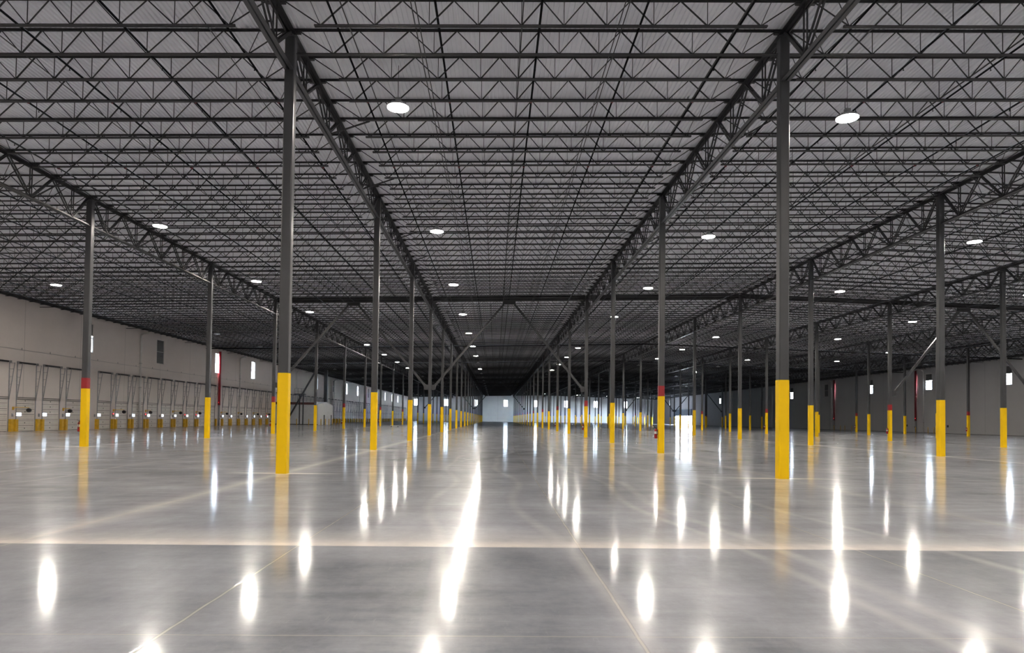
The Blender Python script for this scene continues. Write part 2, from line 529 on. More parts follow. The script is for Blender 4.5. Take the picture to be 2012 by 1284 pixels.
def high_window(loc, rz, w_, z0, z1, kind):
    wn[0] += 1
    o = struct('window_%d' % wn[0], None, loc, {'full': 'tall bright window high in the wall', 'half': 'high window, bright below with a dark louver above', 'dark': 'tall window high in the wall closed by grey louvers'}[kind])
    o.rotation_euler = (0, 0, rz)
    # local: x along wall, y outward through the wall (0 inner face .. 0.25)
    h = z1-z0
    fr_ = M()
    for a, b, c, d in ((-w_/2, -w_/2+.06, 0, h), (w_/2-.06, w_/2, 0, h), (-w_/2+.06, w_/2-.06, 0, .06), (-w_/2+.06, w_/2-.06, h-.06, h), (-w_/2+.06, w_/2-.06, h*.5-.03, h*.5+.03)):
        fr_.box(a, b, .04, .10, c, d)
    inst('window_frame', fr_.mesh('window_frame', MT['white']), o)
    lo = {'full': h, 'half': h*.58, 'dark': 0}[kind]
    if lo > 0:
        inst('pane', M().box(-w_/2+.06, w_/2-.06, .065, .071, .06, lo-.06).mesh('pane', MT['glass']), o)
    if lo < h:
        lv = M().box(-w_/2+.06, w_/2-.06, .085, .10, lo, h-.06)
        n = int((h-lo)/.12)
        for i in range(n):
            z = lo+.04+i*.12
            lv.quad8([(-w_/2+.06, .02, z), (w_/2-.06, .02, z), (w_/2-.06, .085, z+.05), (-w_/2+.06, .085, z+.05), (-w_/2+.06, .02, z+.012), (w_/2-.06, .02, z+.012), (w_/2-.06, .085, z+.062), (-w_/2+.06, .085, z+.062)])
        inst('louver', lv.mesh('louver', MT['louver']), o)


for y, t in LWIN:
    high_window((XL, y, 8.4), math.pi/2, 1.9, 8.4, 11.55, t)
for y, t in RWIN:
    high_window((XR, y, 8.2), -math.pi/2, 1.9, 8.2, 11.3, t)
for x in BWIN:
    high_window((x, YB, 7.8), 0, 2.0, 7.8, 11.1, 'full')

# glazed office front in the right wall, dark spandrel above
sf = struct('window_%d' % (wn[0]+1), None, (XR, STORE[0], 0), 'bright glazed office front at the far end of the right wall')
m = M(); L = STORE[1]-STORE[0]
for i in range(10):
    y = i*L/9
    m.box(.05, .15, y-.05 if i else 0, y+.05 if i < 9 else L, 0.08, 3.82)
m.box(.05, .15, 0, L, 3.82, 3.9); m.box(.05, .15, 0, L, 0, .08)
inst('window_frame', m.mesh('window_frame', MT['black']), sf)
for i in range(9):
    inst('pane', M().box(.09, .10, i*L/9+.05, (i+1)*L/9-.05, .08, 3.82).mesh('pane', MT['clear']), sf)
tag(inst('spandrel_panel', M().box(-.35, -.002, 0, L, 3.95, 6.7).mesh('spandrel_panel', MT['canopy']), None, (XR, STORE[0], 0)),
    'dark panel box above the bright office front at far right', 'panel')

# base strip along the right wall
struct('baseboard_right', M().box(XR-.012, XR, YF, STORE[0], 0, .06).mesh('baseboard_right', MT['seam']))
struct('baseboard_back', M().box(XL, XR, YB-.012, YB, 0, .06).mesh('baseboard_back', MT['seam']))

# ------------------------------------------------------------------ columns
ROWNAME = {-1: 'row nearest the dock wall', 0: 'row left of the central aisle', 1: 'row right of the central aisle', 2: 'second row right of the aisle', 3: 'third row right of the aisle',
           4: 'fourth row right of the aisle', 5: 'row nearest the right wall'}
A2 = 0.1525


def rrect(h, r, n=3):
    p = []
    for cx, cy, a0 in ((h-r, h-r, 0), (-h+r, h-r, 90), (-h+r, -h+r, 180), (h-r, -h+r, 270)):
        for i in range(n+1):
            a = math.radians(a0+90*i/n)
            p.append((cx+r*math.cos(a), cy+r*math.sin(a)))
    return p


def post(h, r, z0, z1):
    m = M(); m.prism((0, 0, z0), (0, 0, z1), rrect(h, r), (0, 1, 0)); return m


me_sleeve = post(A2+.012, .05, 0, 3.05).mesh('sleeve', MT['yellow'])
me_band = post(A2+.008, .045, 3.052, 3.61).mesh('red_band', MT['red'])
ex_body = M().lathe([(.02, .0), (.078, .005), (.082, .03), (.082, .42), (.07, .47), (.035, .51), (.025, .53)], 14).mesh('cylinder_body', MT['red'], True)
ex_head = M().lathe([(.028, .53), (.03, .57), (.02, .585)], 10).bar((0, 0, .575), (-.13, 0, .60), .025, .014).bar((0, 0, .60), (-.13, 0, .64), .025, .012).mesh('valve_head', MT['black'])
ex_hose = M().tube([(0.02, -.02, .56), (.03, -.07, .58), (.03, -.11, .50), (.02, -.115, .30), (.01, -.11, .12)], .012, 8).mesh('hose', MT['black'], True)
ex_lab = M().prism((0, 0, .25), (0, 0, .38), [(.0835*math.cos(math.radians(a)), .0835*math.sin(math.radians(a))) for a in range(180, 361, 20)], (0, 1, 0)).mesh('paper_label', MT['paper'])
ex_brk = M().box(.05, .105, -.03, .03, .35, .45).box(.095, .107, -.04, .04, .2, .5).mesh('wall_bracket', MT['black'])
cnt = {}
for i, x in XI.items():
    for k in range(1, 22):
        y = ROW[k]
        if not (inframe((x, y, 0), 12) or inframe((x, y, 3), 12)):
            continue
        cnt[i] = cnt.get(i, 0)+1
        n = cnt[i]
        red = (i % 2 != 0) and (k % 2 == 0)
        lab = ('grey column with red band above yellow sleeve, ' if red else 'grey steel column with yellow sleeve, ')+nth(n)+' back in '+ROWNAME[i]
        t = thing('column', (x, y, 0), lab, 'column', 'steel columns in rows')
        top = hs(x)-.135
        inst('shaft', post(A2, .04, 0.0, top-.02).mesh('shaft', MT['steel']), t)
        inst('sleeve', me_sleeve, t, label='yellow sleeve')
        if red:
            inst('red_band', me_band, t, label='red band')
        inst('cap_plate', M().box(-.2, .2, -.22, .22, top-.02, top).mesh('cap_plate', MT['steel']), t)
        if red and (k < 14):
            e = thing('fire_extinguisher', (x-A2-.012-.107, y, .72 if k > 2 else .78), 'red fire extinguisher hung on the '+nth(n)+' column of the '+ROWNAME[i], 'fire extinguisher', 'fire extinguishers on columns')
            inst('cylinder_body', ex_body, e)
            vh = inst('valve_head', ex_head, e)
            inst('hose', ex_hose, vh)
            inst('paper_label', ex_lab, e)
            inst('wall_bracket', ex_brk, e)

# ------------------------------------------------------------------ truss girders along the column rows
GNAME = {-1: 'row by the dock wall', 0: 'row left of the aisle', 1: 'row right of the aisle', 2: 'second row right of the aisle', 3: 'third row right of the aisle', 4: 'fourth row right of the aisle', 5: 'row by the right wall'}


def girder_parts(L, depth):
    top = M().angle2((0, .02, 0), (0, L-.02, 0), .13, .014, .05, up=False)
    bot = M().angle2((0, A2+.02, -depth), (0, L-A2-.02, -depth), .12, .014, .05, up=True)
    webs = []
    n = 10; zt = -.07; zb = -depth+.06
    for j in range(n):
        a = (j*L/n, zt if j % 2 == 0 else zb); b = ((j+1)*L/n, zb if j % 2 == 0 else zt)
        wdt = .075 if j in (0, 9) else .055
        ya, yb = a[0], b[0]
        if j == 0:
            ya = .22
        if j == n-1:
            yb = L-.22
        w_ = M()
        for sx in (-.055, .055):
            w_.bar((sx, ya, a[1]), (sx, yb, b[1]), wdt, .05, (1, 0, 0))
        for q in (.35, .68):
            w_.bar((-.05, ya+(yb-ya)*q, a[1]+(b[1]-a[1])*q), (.05, ya+(yb-ya)*q, a[1]+(b[1]-a[1])*q), .05, .03)
        webs.append(w_)
    for j in (1, 3, 5, 7, 9):
        w_ = M()
        for sx in (-.05, .05):
            w_.box(sx-.02, sx+.02, j*L/n-.02, j*L/n+.02, -depth+.02, -.02)
        webs.append(w_)
    return top, bot, webs


gcache = {}
for i, x in XI.items():
    first = 0
    for k in range(0, 22):
        L = ROW[k+1]-ROW[k]; y = ROW[k]
        if not any(inframe((x, y+q*L, hs(x)), 5) or inframe((x, y+q*L, GB[i]), 5) for q in (0, .2, .4, .6, .8, 1)):
            continue
        first += 1
        depth = hs(x)-GB[i]
        key = (i, round(L, 2))
        if key not in gcache:
            a, b, ws = girder_parts(L, depth)
            allw = M()
            for w_ in ws:
                allw.add(w_)
            gcache[key] = (a.mesh('top_chord', MT['joist']), b.mesh('bottom_chord', MT['steel']), [w_.mesh('web_member', MT['joist']) for w_ in ws], allw.mesh('web', MT['joist']))
        a, b, ws, aw = gcache[key]
        t = thing('truss_girder', (x, y, hs(x)), 'dark steel truss girder, '+nth(first)+' span along the '+GNAME[i], 'girder', 'truss girders over the column rows')
        inst('top_chord', a, t); inst('bottom_chord', b, t)
        if k <= 5:
            for w_ in ws:
                inst('web_member', w_, t)
        else:
            inst('web', aw, t)

# ------------------------------------------------------------------ open-web roof joists
BAYS = [('L2', XL, XI[-1], 'bay beside the dock wall'), ('L1', XI[-1], XI[0], 'bay left of center'), ('C', XI[0], XI[1], 'central bay'), ('R1', XI[1], XI[2], 'first bay right of center'),
        ('R2', XI[2], XI[3], 'second bay right of center'), ('R3', XI[3], XI[4], 'third bay right of center'), ('R4', XI[4], XI[5], 'fourth bay right of center'), ('R5', XI[5], XR, 'bay beside the right wall')]


def joist_parts(x0, x1, tie):
    L = x1-x0; z0 = hs(x0); sl = (hs(x1)-z0)/L
    zt = lambda u: .128+sl*u
    D = .79
    e0 = .012; e1 = .012
    if x0 == XL:
        e0 = .03
    if x1 == XR:
        e1 = .03
    top = M().angle2((e0, 0, zt(e0)), (L-e1, 0, zt(L-e1)), .055, .007, .026, up=False)
    for u in (e0+.16 if x0 != XL else .1, L-e1-.16 if x1 != XR else L-.1):
        top.box(u-.12, u+.12, -.06, .06, zt(u)-.124 if abs(u) else 0, zt(u)-.05)
    b0, b1 = (A2+.03, L-A2-.03) if tie else (1.12, L-1.12)
    if tie and x0 == XL:
        b0 = .1
    if tie and x1 == XR:
        b1 = L-.1
    bot = M().angle2((b0, 0, zt(b0)-D), (b1, 0, zt(b1)-D), .055, .007, .026, up=True)
    if 14 < L < 16:
        rel = [1.3, 2.85, 4.4, 5.81, 7.06, 8.29, 9.53, 10.9, 12.47, 14.03]
        pts = [r*L/15.35 for r in rel]
    else:
        n = int(round((L-2.6)/1.42))
        pts = [1.3+i*(L-2.6)/n for i in range(n+1)]
    T = lambda u: (u, 0, zt(u)-.03); B = lambda u: (u, 0, zt(u)-D+.03)
    segs = [(T(.22), B(pts[0]), .028), (T(L-.22), B(pts[-1]), .028), (T(pts[0]-.32), B(pts[0]), .018), (T(pts[-1]+.32), B(pts[-1]), .018)]
    for a, b in zip(pts, pts[1:]):
        mid = (a+b)/2
        first = a < L/2
        segs.append((B(a), T(mid), .034 if first else .027)); segs.append((T(mid), B(b), .027 if first else .034))
    for a in pts[1:-1]:
        segs.append((B(a), T(a), .019))
    return top, bot, [M().bar(a, b, w_, w_, (0, 1, 0)) for a, b, w_ in segs]


JY = []
for k in range(0, 22):
    L = ROW[k+1]-ROW[k]
    for j in range(10):
        JY.append((ROW[k]+j*L/10, j == 0, k))
cands = []
for bi, (bn, x0, x1, name) in enumerate(BAYS):
    seq = 0
    for (y, tie, k) in JY:
        if y < 16.5:
            continue
        vis = sum(1 for q in range(11) if inframe((x0+(x1-x0)*q/10, y, hs(x0)-.3), 4))
        if vis == 0 and y < 60 and not (bn in ('C', 'L1', 'R1') and y > 17):
            continue
        if vis:
            seq += 1
        beam = tie and k in (4, 13) and bn not in ('L2', 'R5')
        if beam:
            continue
        cands.append((y/(max(vis, .2)**.35), y, bi, tie, seq, vis))
cands.sort()
near = [c for c in cands if c[5] > 0][:300]
nearset = {(c[1], c[2]) for c in near}
cache = {}
for bi, (bn, x0, x1, name) in enumerate(BAYS):
    for tie in (False, True):
        a, b, ws = joist_parts(x0, x1, tie)
        allw = M()
        for w_ in ws:
            allw.add(w_)
        cache[(bi, tie)] = (a, b, ws, allw, a.mesh('top_chord', MT['joist']), b.mesh('bottom_chord', MT['joist']), [w_.mesh('web_member', MT['joist']) for w_ in ws], allw.mesh('web', MT['joist']))
for r, (_, y, bi, tie, seq, vis) in enumerate(near):
    bn, x0, x1, name = BAYS[bi]
    c = cache[(bi, tie)]
    t = thing('roof_joist', (x0, y, hs(x0)), 'dark open-web roof joist, '+nth(seq)+' back in the '+name, 'joist', 'open-web joists under the roof deck')
    inst('top_chord', c[4], t); inst('bottom_chord', c[5], t)
    if r < 48:
        for w_ in c[6]:
            inst('web_member', w_, t)
    else:
        inst('web', c[7], t)
rest = M()
for (_, y, bi, tie, seq, vis) in cands:
    if (y, bi) in nearset:
        continue
    x0 = BAYS[bi][1]
    c = cache[(bi, tie)]
    for q in c[:2]:
        rest.add(q, x0, y, hs(x0))
    rest.add(c[3], x0, y, hs(x0))
tag(inst('roof_joist', rest.mesh('roof_joist', MT['joist'])), 'the many smaller dark joists receding under the far roof', 'joists', None, 'stuff')

for side, xx in ((1, XL), (-1, XR)):
    z = hs(xx)-.02
    m = M().box(min(xx+side*.001, xx+side*.02), max(xx+side*.001, xx+side*.02), YF+.1, YB-.1, z-.25, z).box(min(xx+side*.001, xx+side*.14), max(xx+side*.001, xx+side*.14), YF+.1, YB-.1, z-.02, z)
    tag(inst('ledger_angle', m.mesh('ledger_angle', MT['joist'])), 'dark ledger angle carrying the joist ends along the '+('dock' if side > 0 else 'right')+' wall top', 'ledger')
# ------------------------------------------------------------------ bridging, sprinkler lines, conduits
for bi, (bn, x0, x1, name) in enumerate(BAYS):
    L = x1-x0
    fr_ = [.135, .46, .87] if L < 18 else [.1, .32, .55, .78]
    for n, q in enumerate(fr_):
        xx = x0+L*q
        zb = hs(xx)+.128-.79+.062
        zb = zb+.0
        m = M().prism((0, 16.6, 0), (0, YB-1.6, 0), [(0, 0), (.035, 0), (.035, .004), (.004, .004), (.004, .035), (0, .035)])
        tag(inst('bridging_angle', m.mesh('bridging_angle', MT['joist']), None, (xx, 0, zb)), 'thin dark bridging angle running lengthwise, '+nth(n+1)+' from left in the '+name, 'bridging', 'bridging angles tying the joists')
    nl = 5 if L < 18 else 7
    for n in range(nl):
        xx = x0+1.65+2.98*n
        if xx > x1-.4:
            continue
        z = hs(xx)-.36
        t = thing('sprinkler_pipe', (xx, 14.5, z), 'black sprinkler pipe between the joists, '+nth(n+1)+' from left in the '+name, 'pipe', 'sprinkler branch pipes')
        inst('pipe', M().tube([(0, 0, 0), (0, YB-16, 0)], .034, 8).mesh('pipe', MT['blackpipe'], True), t)
        cl = (bn in ('L1', 'C', 'R1', 'R2'))
        if cl:
            for yy in (24.4, 30.8, 43.0, 55.2, 67.4):
                if inframe((xx, yy, z), 0):
                    inst('coupling', M().lathe([(.036, -.05), (.052, -.045), (.052, .045), (.036, .05)], 10).mesh('coupling', MT['darkred']), t, (0, yy-14.5, 0), label='dark red coupling').rotation_euler = (math.pi/2, 0, 0)
            hd = M()
            for a in range(4):
                pass
            for yy in range(22, 60, 3):
                if inframe((xx, yy, z), 0):
                    inst('sprinkler_head', M().lathe([(.012, -.10), (.012, -.03)], 6).lathe([(.03, -.105), (.03, -.10)], 8).mesh('sprinkler_head', MT['blackpipe']), t, (0, yy-14.5, 0))
for yy, n in ((104.0, 'nearer'), (134.5, 'farther')):
    m = M()
    xs = [XL+.3, 30.63, XR-.3]
    m.tube([(q, 0, hs(q)-.80) for q in xs], .085, 10)
    tag(inst('cross_main', m.mesh('cross_main', MT['blackpipe'], True), None, (0, yy-.76, 0)), n+' black sprinkler main crossing the roof below the joists', 'pipe')
# paired conduits in the central bays
for i, (q, nm) in enumerate(((4.05, 'left'), (9.95, 'right'))):
    m = M()
    for d in (-.06, .06):
        m.tube([(d, 17, 0), (d, 150, 0)], .016, 6)
    tag(inst('conduit_pair', m.mesh('conduit_pair', MT['joist']), None, (q, 0, hs(q)-.56)), 'pair of thin conduits under the deck, '+nm+' of the central bay middle', 'conduit')

# knee struts from the girder bottom chord up to the joists
kn = {}
for i, side in ((0, 1), (1, 1), (0, -1), (1, -1), (-1, 1), (2, 1), (2, -1)):
    for k in range(1, 6):
        for j in (3, 7):
            L = ROW[k+1]-ROW[k]; y = ROW[k]+j*L/10; x = XI[i]
            if i in (0, 1) and side == -1 and i == 0:
                continue
            if i == 1 and side == -1:
                continue
            if not inframe((x, y, GB[i]), 0):
                continue
            kn[i, side] = kn.get((i, side), 0)+1
            xe = x+side*1.55
            m = M().bar((side*.02, 0, .06), (side*1.55, .02, hs(xe)+.128-.79+.03-GB[i]), .05, .05)
            tag(inst('knee_strut', m.mesh('knee_strut', MT['joist']), None, (x, y+.1, GB[i])), 'slanted strut '+('right' if side > 0 else 'left')+' of the girder, '+nth(kn[i, side])+' back, '+GNAME[i], 'strut', 'knee struts at the girders')

# ------------------------------------------------------------------ braced bays: header beam and inverted V braces
def wbeam(m, a, b, h, wd):
    t = .018
    m.prism(a, b, [(-wd/2, -h/2), (wd/2, -h/2), (wd/2, -h/2+t), (t/2, -h/2+t), (t/2, h/2-t), (wd/2, h/2-t), (wd/2, h/2), (-wd/2, h/2), (-wd/2, h/2-t), (-t/2, h/2-t), (-t/2, -h/2+t), (-wd/2, -h/2+t)])


SEGN = {(-1, 0): 'in the bay left of the central aisle', (0, 1): 'across the central aisle', (1, 2): 'first bay right of the aisle', (2, 3): 'second bay right of the aisle', (3, 4): 'third bay right of the aisle', (4, 5): 'fourth bay right of the aisle'}
XI2 = dict(XI); XI2[-2] = XL; XI2[6] = XR
for k, far in ((4, 'nearer'), (13, 'far')):
    y = ROW[k]
    for (a, b), nm in SEGN.items():
        x0 = XI2[a]+(.16 if a > -2 else .03); x1 = XI2[b]-(.16 if b < 6 else .03)
        z0, z1 = hs(XI2[a])-.13, hs(XI2[b])-.13
        t = thing('header_beam', (x0, y, z0), 'dark I-beam, '+far+' braced line, '+nm, 'beam', 'header beams of the braced lines')
        m = M(); wbeam(m, (0, 0, 0), (x1-x0, 0, z1-z0), .46, .26)
        inst('beam', m.mesh('beam', MT['joist']), t)
        if (a, b) in ((-1, 0), (0, 1), (3, 4), (4, 5)):
            xm = (XI[a]+XI[b])/2; zm = hs(xm)-.13-.23
            g_ = inst('gusset_plate', M().box(-.62, .62, -.10, .10, -.40, -.002).mesh('gusset_plate', MT['joist']), t, (xm-x0, 0, zm-z0))
            for sgn, xe in ((-1, XI[a]), (1, XI[b])):
                p = Vector((xm+sgn*.50, y, zm-.36)); q = Vector((xe-sgn*(A2+.22), y, 4.75))
                d = (q-p)
                o = thing('brace_tube', tuple(q), 'grey brace tube, '+far+' line, '+('left' if sgn < 0 else 'right')+' leg '+nm, 'brace', 'inverted V braces')
                inst('tube', M().bar(-d*.995, (0, 0, 0), .20, .20).mesh('tube', MT['steel']), o)
                inst('end_plate', M().box(-.21, .21, -.014, .014, -.28, .22).mesh('end_plate', MT['steel']), o, (sgn*.01, -.112, 0))

# ------------------------------------------------------------------ high bay lamps
LIT = {(-28.0, 2), (-12.5, 1), (-12.5, 2), (-12.5, 3), (-12.5, 5), (-12.5, 6), (-12.5, 7), (-12.5, 8), (18.5, 0), (18.5, 1), (18.5, 2), (18.5, 3), (18.5, 5), (18.5, 6), (18.5, 7), (18.5, 8),
       (34.0, 1), (34.0, 2), (34.0, 4), (34.0, 5), (34.0, 6), (49.5, 3), (49.5, 4), (49.5, 5), (49.5, 6), (49.5, 8), (65.0, 5), (65.0, 6)}
LIT |= {(3.0, k) for k in (0, 1, 2, 3, 4, 5, 6, 8)}
for X_ in (-28.0, -12.5, 3.0, 18.5, 34.0, 49.5, 65.0):       # unseen lamps beside and behind the camera, added to light the foreground
    for k in (-3, -2, -1):
        LIT.add((X_, k))
LIT |= {(-28.0, 0), (-28.0, 1), (-12.5, 0), (34.0, 0), (49.5, 0), (49.5, 1), (49.5, 2), (65.0, 0), (65.0, 1), (65.0, 2), (65.0, 3), (80.5, 1), (80.5, 3)}
LCOL = {-28.0: 'line beside the dock wall', -12.5: 'line left of the aisle', 3.0: 'line over the central aisle', 18.5: 'first line right of the aisle', 34.0: 'second line right of the aisle', 49.5: 'third line right of the aisle',
        65.0: 'fourth line right of the aisle', 80.5: 'line by the right wall'}
hz = M().lathe([(.05, .24), (.09, .235), (.10, .17), (.25, .13), (.375, .05), (.375, -.0), (.365, -.0)], 20)
for a in range(12):
    c, s_ = math.cos(a*math.pi/6), math.sin(a*math.pi/6)
    hz.bar((.10*c, .10*s_, .17), (.34*c, .34*s_, .08), .012, .05)
me_h = hz.mesh('housing', MT['lamp'])
me_on = M().lathe([(.36, -.012), (.36, .0)], 24).mesh('lens', MT['lit'])
me_off = M().lathe([(.36, -.012), (.36, .0)], 24).mesh('lens', MT['unlit'])
me_j = M().box(-.09, .09, -.07, .07, .24, .33).mesh('driver_box', MT['lamp'])
for X_, nm in LCOL.items():
    n = 0
    for k in range(-3, 20):
        y = 22.8+15.24*k
        z = 12.3
        top = hs(X_)+.128-.79
        if X_ < -20 or X_ > 75:
            z = min(z, top-.45)
        on = (X_, k) in LIT
        vis = inframe((X_, y, z), 6)
        if not vis and not on:
            continue
        if vis:
            n += 1
        if vis:
            lab = ('lit' if on else 'unlit')+' round high-bay lamp, '+nth(n)+' back in the '+nm
        else:
            lab = 'lit unseen high-bay lamp added beside or behind the camera'
        t = thing('high_bay_lamp', (X_, y, z), lab, 'lamp', 'high-bay lamps under the roof' if vis else 'high-bay lamps outside the view')
        hh = inst('housing', me_h, t); inst('driver_box', me_j, hh)
        inst('lens', me_on if on else me_off, hh, label='glowing lens' if on else 'dark lens')
        inst('suspension_cable', M().tube([(0, 0, .33), (0, 0, hs(X_)+.12-z)], .008, 5).mesh('suspension_cable', MT['black']), t)

# ------------------------------------------------------------------ dock doors and their gear (left wall)
def door_parts():
    p = {}
    pan = M(); seam = M()
    # local: y along the wall from -DW/2 .. DW/2, x<0 into the wall opening
    wy0, wy1, wz0, wz1 = -1.25, -.55, 1.42, 1.72
    holed(pan, -DW/2, DW/2, 0.03, DH, [(wy0+.12, wy1+.12, wz0, wz1)], lambda a, b, c, d: pan.box(-.10, -.05, a, b, c, d))
    for i in range(1, 6):
        seam.box(-.052, -.046, -DW/2, DW/2, i*DH/6-.020, i*DH/6+.020)
    for i in range(6):
        for q in (.33, .66):
            z = (i+q)*DH/6
            if not (wz0-.02 < z < wz1+.02):
                seam.box(-.0515, -.048, -DW/2, DW/2, z-.008, z+.008)
        if i != 2:
            seam.box(-.052, -.04, -.05, .05, (i+.5)*DH/6-.05, (i+.5)*DH/6+.05)
    seam.box(-.10, -.04, -DW/2, DW/2, 0, .03)
    p['panel'] = pan.mesh('panel', MT['door']); p['seams'] = seam.mesh('seal', MT['seam'])
    p['pane'] = M().box(-.080, -.074, wy0+.12, wy1+.12, wz0, wz1).mesh('pane', MT['doorglass'])
    for s_, nm in ((-1, 'a'), (1, 'b')):
        tr_ = M(); y = s_*(DW/2+.05)
        tr_.box(.001, .06, y-.035, y+.035, 0, 6.35)
        tr_.bar((.06, y+s_*.0, 2.9), (.50, y, 6.3), .05, .05)
        for z in (3.6, 4.3, 5.0, 5.7, 6.25):
            u = .06+(z-2.9)/3.4*.44
            tr_.bar((.03, y, z), (u, y, z), .03, .03)
        p['track'+nm] = tr_.mesh('lift_track', MT['galv'])
    sh = M().tube([(.16, -DW/2-.1, 6.38), (.16, DW/2+.1, 6.38)], .02, 8)
    p['shaft'] = sh.mesh('shaft', MT['galv'])
    p['spring'] = M().tube([(.16, -DW/2+.25, 6.38), (.16, DW/2-.3, 6.38)], .085, 10).mesh('spring', MT['black'])
    p['drum'] = M().tube([(.16, -DW/2-.02, 6.38), (.16, -DW/2+.12, 6.38)], .09, 10).mesh('cable_drum', MT['black'])
    p['header'] = M().box(.001, .05, -DW/2, DW/2, DH+.02, DH+.07).box(.001, .03, -DW/2, DW/2, DH-.14, DH-.09).mesh('header_rail', MT['seam'])
    p['bracket'] = M().box(.001, .22, -DW/2-.09, -DW/2-.06, 6.28, 6.48).box(.001, .22, DW/2+.06, DW/2+.09, 6.28, 6.48).mesh('shaft_bracket', MT['galv'])
    return p


DP = door_parts()
gd = M()
gd.box(.001, .30, -.16, -.13, 0, 1.12).box(.001, .30, .13, .16, 0, 1.12).box(.27, .30, -.13, .13, 0, 1.12).box(.001, .36, -.19, .19, 0, .02)
me_guard = gd.mesh('track_guard', MT['guard'])
ga = M(); ga.box(0.001, .10, -.07, .07, 1.35, 1.65); me_ctrl = ga.mesh('control_box', MT['galv'])
me_eye = M().lathe([(.06, 0), (.06, .05), (.03, .07)], 10).mesh('signal_lens', MT['redled'])
vis = [y for y in DOORS if inframe((XL, y-DW/2, 1.5), 25)]
dn = 0
for y in DOORS:
    if not inframe((XL, y, 1.5), 60):
        continue
    dn += 1
    d = struct('door_%d' % dn, None, (XL, y, 0), 'white sectional dock door with small bright window, '+nth(dn)+' from the left edge')
    far = y > 160
    pn = inst('panel', DP['panel'], d); inst('seal', DP['seams'], pn, label='dark seams'); inst('pane', DP['pane'], pn, label='bright window pane')
    inst('lift_track', DP['tracka'], d); inst('lift_track', DP['trackb'], d)
    ts = inst('torsion_shaft', DP['shaft'], d); inst('header_rail', DP['header'], d)
    inst('spring', DP['spring'], ts)
    if not far:
        inst('cable_drum', DP['drum'], ts); inst('shaft_bracket', DP['bracket'], d)
    for sgn, nm in ((-1, 'near'), (1, 'far')):
        tag(inst('track_guard', me_guard, None, (XL, y+sgn*(DW/2+.24), 0)), 'yellow steel track guard on the '+nm+' side of the '+nth(dn)+' dock door', 'guard', 'yellow dock track guards')
    if not far:
        tag(inst('control_box', me_ctrl, None, (XL, y-DW/2-.52, 0)), 'small grey control box on the wall before the '+nth(dn)+' dock door', 'control box', 'dock control boxes')
    if dn % 2 == 0 and y < 150:
        t = thing('dock_light', (XL, y-DW/2-.45, 2.12), 'yellow swing arm dock light at the '+nth(dn)+' dock door', 'dock light', 'swing arm dock lights')
        ln = 1.5 if dn % 4 else .45
        inst('arm', M().box(0.001, .08, -.08, .08, -.15, .15).bar((.06, 0, .1), (.30, .15, .1), .05, .06).bar((.30, .15, .1), (.34, .15+ln, .1), .05, .06).bar((.06, 0, -.08), (.30, .15, .1), .03, .03).mesh('arm', MT['guard']), t, label='yellow arm')
        hdm = M().tube([(0, -.09, 0), (0, -.03, 0), (0, .06, 0), (0, .12, 0)], .19, 12)
        inst('lamp_head', hdm.mesh('lamp_head', MT['black']), t, (.34, .15+ln, -.16))
        inst('hanger', M().bar((.34, .15+ln, .1), (.34, .15+ln, -.06), .03, .03).mesh('hanger', MT['galv']), t)
    if dn in (6, 8, 11, 12) or (dn > 16 and dn % 9 == 2 and y < 200):
        o = thing('signal_light', (XL+.001, y-DW/2-.55, 1.72), 'red dock signal light beside the '+nth(dn)+' dock door', 'signal light', 'red dock signal lights')
        inst('box', M().box(0, .06, -.1, .1, -.14, .14).mesh('box', MT['black']), o)
        e = inst('signal_lens', me_eye, o, (.06, 0, 0)); e.rotation_euler = (0, math.pi/2, 0)

# conduit line along the dock wall with supports
m = M().tube([(XL+.05, 58, 7.6), (XL+.05, 136, 7.6)], .018, 6)
for y in range(60, 136, 4):
    m.tube([(XL+.001, y, 7.6), (XL+.05, y, 7.6)], .02, 6)
    m.box(XL+.001, XL+.03, y-.03, y+.03, 7.6, 7.78)
tag(inst('wall_conduit', m.mesh('wall_conduit', MT['galv'])), 'thin conduit running high along the dock wall above the doors', 'conduit')


def downspout(y, side, nm):
    x = XL if side < 0 else XR
    s_ = 1 if side < 0 else -1
    r = .13 if side < 0 else .09
    zt_ = hs(x)-.85
    m = M().tube([(x+s_*(1.5 if side < 0 else .9), y-.9, zt_), (x+s_*.8, y-.5, zt_), (x+s_*(r+.12), y-.1, zt_-.15), (x+s_*(r+.03), y, zt_-.7), (x+s_*(r+.03), y, .02)], r, 10)
    t = thing('downspout', (0, 0, 0), nm, 'downspout', 'white roof drain pipes')
    inst('pipe', m.mesh('pipe', MT['white'], True), t)
    st = M()
    for z in (2, 5, 8):
        st.box(min(x+s_*.001, x+s_*(r*2+.05)), max(x+s_*.001, x+s_*(r*2+.05)), y-r-.02, y+r+.02, z, z+.05)
    inst('strap', st.mesh('strap', MT['galv']), t)


for n, y in enumerate((84.8, 117.5, 150.6, 185.5, 220.0, 254.0)):
    downspout(y, -1, 'white drain pipe with elbow on the dock wall, '+nth(n+1)+' back')
for n, y in enumerate((127.9, 163.6, 199.0, 233.0)):
    downspout(y, 1, 'white drain pipe with elbow on the right wall, '+nth(n+1)+' back')


